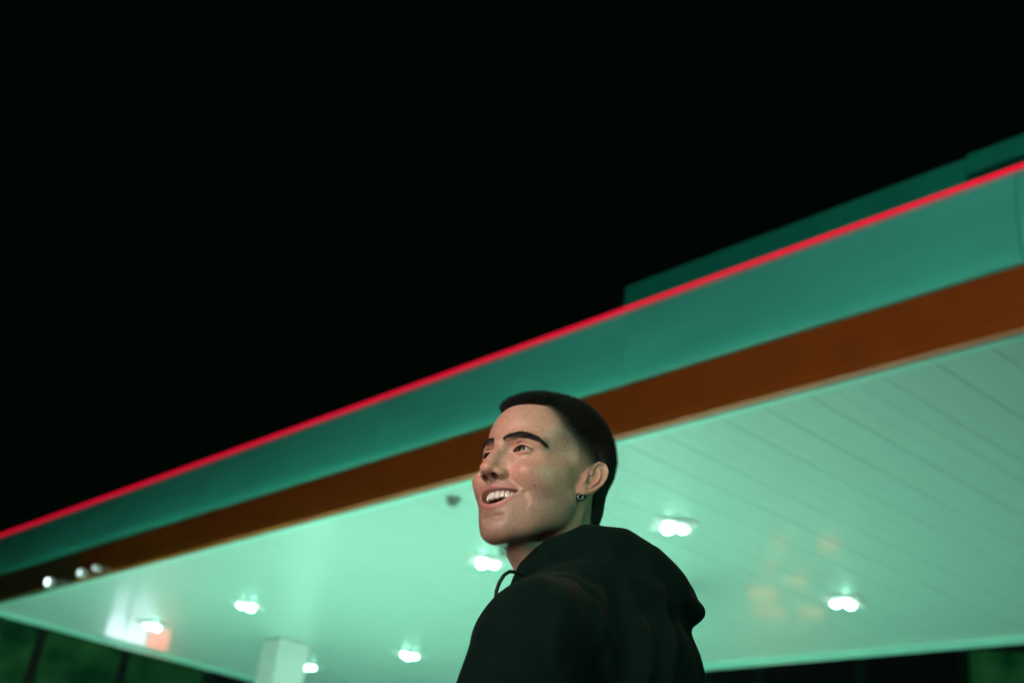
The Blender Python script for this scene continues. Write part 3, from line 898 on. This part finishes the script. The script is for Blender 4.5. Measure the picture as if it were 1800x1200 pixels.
def sample_surface(weight, n, seedn):
    rnd = np.random.default_rng(seedn)
    A = np.linalg.norm(np.cross(HV[HQ[:, 2]] - HV[HQ[:, 0]], HV[HQ[:, 3]] - HV[HQ[:, 1]]), axis=1) / 2
    wq = weight[HQ].mean(1) * A
    cs = np.cumsum(wq); fi = np.searchsorted(cs, rnd.random(n) * cs[-1])
    u, v = rnd.random(n)[:, None], rnd.random(n)[:, None]
    q = HQ[fi]
    pos = (HV[q[:, 0]] * (1 - u) + HV[q[:, 1]] * u) * (1 - v) + (HV[q[:, 3]] * (1 - u) + HV[q[:, 2]] * u) * v
    nr = HN[q].mean(1); nr /= np.linalg.norm(nr, axis=1)[:, None]
    return pos, nr, weight[q].mean(1), rnd
hw = np.clip(hair_m * 1.1, 0, 1) ** 1.1; hw[ear_zone] = 0
pos, nr, wt, rnd = sample_surface(hw, 120000, 11)
top = sstep(40, 100, pos[:, 2])
front = sstep(40, 90, pos[:, 1]) * top
grow = np.stack([0 * top, 0.25 + 0.55 * front - 0.9 * (1 - top), -1.0 * (1 - top) + 0.15 * front], 1)
grow[:, 1] += -0.5 * (pos[:, 1] < 0) * (1 - top)
d = nr * (0.50 + 0.35 * top)[:, None] + 0.6 * grow + 0.17 * rnd.normal(size=pos.shape)
d /= np.linalg.norm(d, axis=1)[:, None]
ln = (0.9 + 9.5 * wt ** 2 * sstep(20, 80, pos[:, 2]) + 5.0 * wt ** 2) * (0.8 + 0.35 * rnd.random(len(pos)))
ln *= 0.55 + 0.45 * sstep(0.2, 1.0, wt)
hair = strands('hair', pos, d, ln, 0.16 + 0.05 * rnd.random(len(pos)), 5)
tag(hair, 'cropped dark hair faded at the temple')

# eyebrows: dense short hairs swept outward
bw = np.interp(ax, [9, 14, 24, 40, 52, 63], [2.8, 5.0, 5.6, 5.0, 3.8, 1.0])
brow_w = np.clip((bw * 1.12 - bd) / 1.8, 0, 1) * np.where((bd < bw * 1.12) & (ax > 9) & (ax < 64) & (y > 50) & (HN[:, 1] > -0.2), 1.0, 0.0)
for s in (-1, 1):
    w_ = brow_w * (x * s > 0)
    pos, nr, wt, rnd = sample_surface(w_, 4200, 20 + s)
    t = np.clip((np.abs(pos[:, 0]) - 12) / 45, 0, 1)
    d = np.stack([s * (0.45 + 0.45 * t), -0.2 - 0.5 * t, 0.70 - 1.15 * t], 1) + 0.16 * nr + 0.10 * rnd.normal(size=pos.shape)
    d /= np.linalg.norm(d, axis=1)[:, None]
    strands('eyebrow', pos, d, 3.0 + 1.6 * rnd.random(len(pos)), 0.15 + 0 * wt, 30 + s, m=brow_mat)
# upper lashes
for s in (-1, 1):
    ec = np.array([s * 32.0, 74.5, 18.0]); m = 44
    u = np.linspace(-14, 14.5, m); rnd = np.random.default_rng(50 + s)
    vz = 4.9 * (1 - (u / 15.2) ** 2) + 0.03 * u
    rr = np.sqrt(np.maximum(14.2 ** 2 - u ** 2 - vz ** 2, 4))
    pos = ec + np.stack([s * u, rr - 0.6, vz], 1)
    d = np.stack([s * u * 0.03, np.ones(m), -0.15 + 0 * u], 1) + 0.12 * rnd.normal(size=(m, 3)); d /= np.linalg.norm(d, axis=1)[:, None]
    strands('eyelashes', pos, d, 2.2 + 1.2 * rnd.random(m), 0.13 + 0 * u, 60 + s)
# hoop in the left ear lobe, small ring in the far nostril
steel = mat('dark_steel', (0.10, 0.11, 0.12), 0.25, metal=1.0)
silver = mat('silver', (0.8, 0.8, 0.8), 0.12, metal=1.0)
ring = lambda c, a, b, r, n=28: [np.array(c) + r * (math.cos(2 * math.pi * i / n) * np.array(a) + math.sin(2 * math.pi * i / n) * np.array(b)) for i in range(n)]
EAR = np.array([-77.0, -9.5, -22.5])
tv, tf = tube_vf(ring(EAR, (0.5, 0.87, 0), (0, 0, 1), 4.0), 2.1, 10, True)
tag(link('earring', pydata('earring', h2w(tv) - P0, tf, True), steel, man), 'small dark hoop in the left ear lobe')
tv, tf = tube_vf(ring((14.5, 106, -24), (0.6, 0.8, 0), (0, 0, 1), 3.6), 0.6, 8, True)
link('nose_ring', pydata('nose_ring', h2w(tv) - P0, tf, True), silver, man)

# ================================================================== his clothes
def b2w(V):      # body frame (mm: x right, y forward, z up, origin at neck base) -> world
    V = np.asarray(V, float) * 0.001
    return NECK_W + V[:, :1] * (-BODY_L) + V[:, 1:2] * BODY_F + V[:, 2:] * np.array([0, 0, 1.0])
def build_hoodie():
    S = Sculpt((-330, -270, -660), (330, 270, 170), 4.5)
    k = 45
    S.ell((0, 5, -190), (172, 122, 200), 10)
    S.ell((0, 12, -420), (168, 128, 190), k)
    S.chain([(0, 10, -600), (0, 10, -585)], [150, 150], 20)
    S.ell((0, -78, -84), (152, 100, 126), k)                       # rounded upper back
    S.ell((-74, 66, -110), (84, 70, 100), k); S.ell((74, 66, -110), (84, 70, 100), k)
    S.ell((0, -20, -10), (110, 78, 48), k)
    for s in (-1, 1):
        S.chain([(s * 60, -16, -10), (s * 185, 20, -62)], [58, 60], k)
        S.chain([(s * 80, 16, -14), (s * 172, 22, -56)], [56, 58], 55)
        S.chain([(s * 200, 36, -104), (s * 256, 62, -370)], [75, 72], 34)
        S.chain([(s * 256, 54, -370), (s * 190, 118, -455), (s * 105, 148, -440)], [66, 52, 44], 24)
    # kangaroo pocket both hands sit in
    S.ell((0, 130, -455), (150, 42, 78), 16)
    # hem gathers in
    S.apply((-260, -260, -660), (260, 260, -610), lambda X, Y, Z: (X * 0 + Y * 0 + Z + 615), 8, 'cut')
    # hood lying open round the neck and down the back
    for s in (-1, 1):
        S.chain([(0, 90, -12), (s * 46, 84, 10), (s * 74, 60, 48), (s * 84, 26, 78), (s * 86, -14, 94), (s * 82, -60, 94), (s * 72, -102, 78), (s * 48, -134, 56), (0, -146, 46)],
                [22, 24, 26, 27, 28, 28, 26, 23, 20], 10)
        S.chain([(s * 60, 44, -4), (s * 90, 10, 22), (s * 94, -46, 36), (s * 84, -94, 22)], [32, 38, 40, 34], 26)
    S.ell((0, -80, 56), (86, 70, 48), 22)
    S.ell((0, -112, 26), (80, 44, 34), 20)
    S.chain([(-40, -150, 40), (0, -164, 32), (44, -152, 40)], [13, 15, 13], 8)
    # neck opening
    def opening(X, Y, Z):
        cy = -22 - 0.12 * Z
        return np.maximum(np.sqrt((X / 56) ** 2 + ((Y - cy) / 66) ** 2) * 56 - 56, 40 - Z)
    S.apply((-66, -110, 0), (66, 60, 170), opening, 10, 'cut')
    # notch under the rolled hood
    S.chain([(-96, -122, 6), (-50, -166, 14), (0, -182, 15), (50, -166, 14), (96, -122, 6)], [4, 7, 8, 7, 4], 10, 'cut')
    # drag folds fanning down the back from under the hood
    for s in (-1, 1):
        S.chain([(s * 100, 66, -30), (s * 150, 74, -50), (s * 196, 76, -110)], [5, 9, 5], 16)
        S.chain([(s * 90, -30, 34), (s * 112, -70, 12), (s * 106, -112, -4)], [5, 8, 5], 12)
        S.chain([(s * 96, 16, 30), (s * 118, -16, 8), (s * 122, -60, 6)], [4, 7, 4], 10)
        for j in range(4):
            zz = -330 - 22 * j
            S.chain([(s * 318, -30 + 8 * j, zz), (s * 286, 16 + 10 * j, zz - 12), (s * 240, 30 + 8 * j, zz - 2)], [4, 8, 4], 10)
    def drape(X, Y, Z):
        a = np.arctan2(X, -(Y - 20)); zz = np.clip(-Z / 100, -0.3, 4)
        m = np.exp(-((Z + 130) / 150) ** 4) * (1 / (1 + np.exp((Y - 10) / 18)))
        o = 0
        for a0, bend, wdt, amp in ((-1.42, 0.10, 0.075, 6), (-1.12, 0.07, 0.09, 8), (-0.86, 0.05, 0.06, 7), (-0.60, 0.05, 0.085, 7), (-0.30, 0.02, 0.07, 6), (0.05, 0.0, 0.08, 6), (0.4, -0.02, 0.08, 7), (0.75, -0.05, 0.08, 7), (1.1, -0.07, 0.09, 8)):
            o = o - 1.9 * amp * np.exp(-((a - a0 - bend * zz * zz * 0.5 - 0.05 * np.sin(zz * 2.3 + a0 * 7)) / wdt) ** 2)
        return o * m
    S.apply((-260, -270, -420), (260, 60, 30), drape, 1, 'disp')
    def front(X, Y, Z):
        m = np.exp(-((Z + 170) / 170) ** 4) * (1 / (1 + np.exp(-(Y - 40) / 14)))
        return -m * 4 * (np.sin(X * 0.055 + Z * 0.018 + 0.6 * np.sin(Z * 0.02)) + 0.6 * np.sin(X * 0.03 - Z * 0.034))
    S.apply((-260, 20, -480), (260, 270, 20), front, 1, 'disp')
    # sleeve seam: a fine groove round the armhole
    def seam(X, Y, Z):
        d = np.abs(X) - (182 - 0.10 * (Z + 60))
        near = np.exp(-((Y - 10) / 105) ** 4 - ((Z + 100) / 130) ** 4)
        return 3.2 * np.exp(-(d / 4.0) ** 2) * near - 1.6 * np.exp(-((d + 11) / 7.0) ** 2) * near
    S.apply((-240, -150, -250), (240, 150, 30), seam, 1, 'disp')
    def wob(X, Y, Z):
        return 1.3 * np.sin(X * 0.045 + Z * 0.02 + 1) * np.sin(Y * 0.05 - Z * 0.025) + 0.8 * np.sin(Z * 0.06 + X * 0.03) * np.sin(Y * 0.085 + 2)
    S.apply((-330, -270, -660), (330, 270, 170), wob, 1, 'disp')
    V, Q = S.mesh()
    return smooth_vf(V, Q, 2, 0.5), Q
cloth = mat('black_fleece', (0.0005, 0.0085, 0.0062), 0.90, spec=0.10, noise=0.25, scale=40, bump=0.12, bscale=1500)
cloth.node_tree.nodes['Principled BSDF'].inputs['Sheen Weight'].default_value = 0.05
cloth.node_tree.nodes['Principled BSDF'].inputs['Sheen Roughness'].default_value = 0.4
V, Q = build_hoodie()
tag(link('hoodie', fastmesh('hoodie', b2w(V) - P0, Q), cloth, man), 'black fleece hoodie with the hood down')
# drawstring looping out at the throat
cord = mat('drawstring_cord', (0.004, 0.012, 0.009), 0.8)
DS = [(0.060, 1.805, 1.535), (0.050, 1.795, 1.534), (0.041, 1.785, 1.531), (0.034, 1.778, 1.523), (0.029, 1.774, 1.511), (0.0265, 1.772, 1.498), (0.027, 1.772, 1.484), (0.034, 1.78, 1.465)]
tt = np.linspace(0, len(DS) - 1, 40); D = np.array(DS)
pts = np.stack([np.interp(tt, np.arange(len(DS)), D[:, i]) for i in range(3)], 1)
tv, tf = tube_vf(pts - P0, 0.0027, 8)
link('drawstring', pydata('drawstring', tv, tf, True), cord, man)
# trousers and shoes
S = Sculpt((-230, -230, -1500), (230, 300, -540), 9)
S.ell((0, 5, -640), (160, 118, 120), 20)
for s in (-1, 1):
    S.chain([(s * 88, 5, -680), (s * 100, 12, -1010), (s * 104, -8, -1415)], [94, 72, 60], 40)
S.apply((-230, -230, -1500), (230, 300, -1410), lambda X, Y, Z: X * 0 + Y * 0 + Z + 1425, 6, 'cut')
V, Q = S.mesh()
link('trousers', fastmesh('trousers', b2w(smooth_vf(V, Q, 2)) - P0, Q), mat('dark_denim', (0.015, 0.017, 0.022), 0.85, noise=0.2, scale=30), man)
shoe = mat('black_leather', (0.02, 0.02, 0.02), 0.4)
zf = -NECK_W[2] * 1000
for s in (-1, 1):
    S = Sculpt((s * 104 - 70, -110, zf - 10), (s * 104 + 70, 220, zf + 130), 5)
    S.chain([(s * 104, -50, zf + 42), (s * 108, 60, zf + 40), (s * 114, 150, zf + 30)], [44, 44, 40], 20)
    S.chain([(s * 104, -20, zf + 50), (s * 104, -12, zf + 110)], [46, 44], 20)
    S.apply((s * 104 - 70, -110, zf - 10), (s * 104 + 70, 220, zf + 1), lambda X, Y, Z: X * 0 + Y * 0 + Z - zf - 0.5, 3, 'cut')
    V, Q = S.mesh()
    link('shoe', fastmesh('shoe', b2w(smooth_vf(V, Q, 2)) - P0, Q), shoe, man)
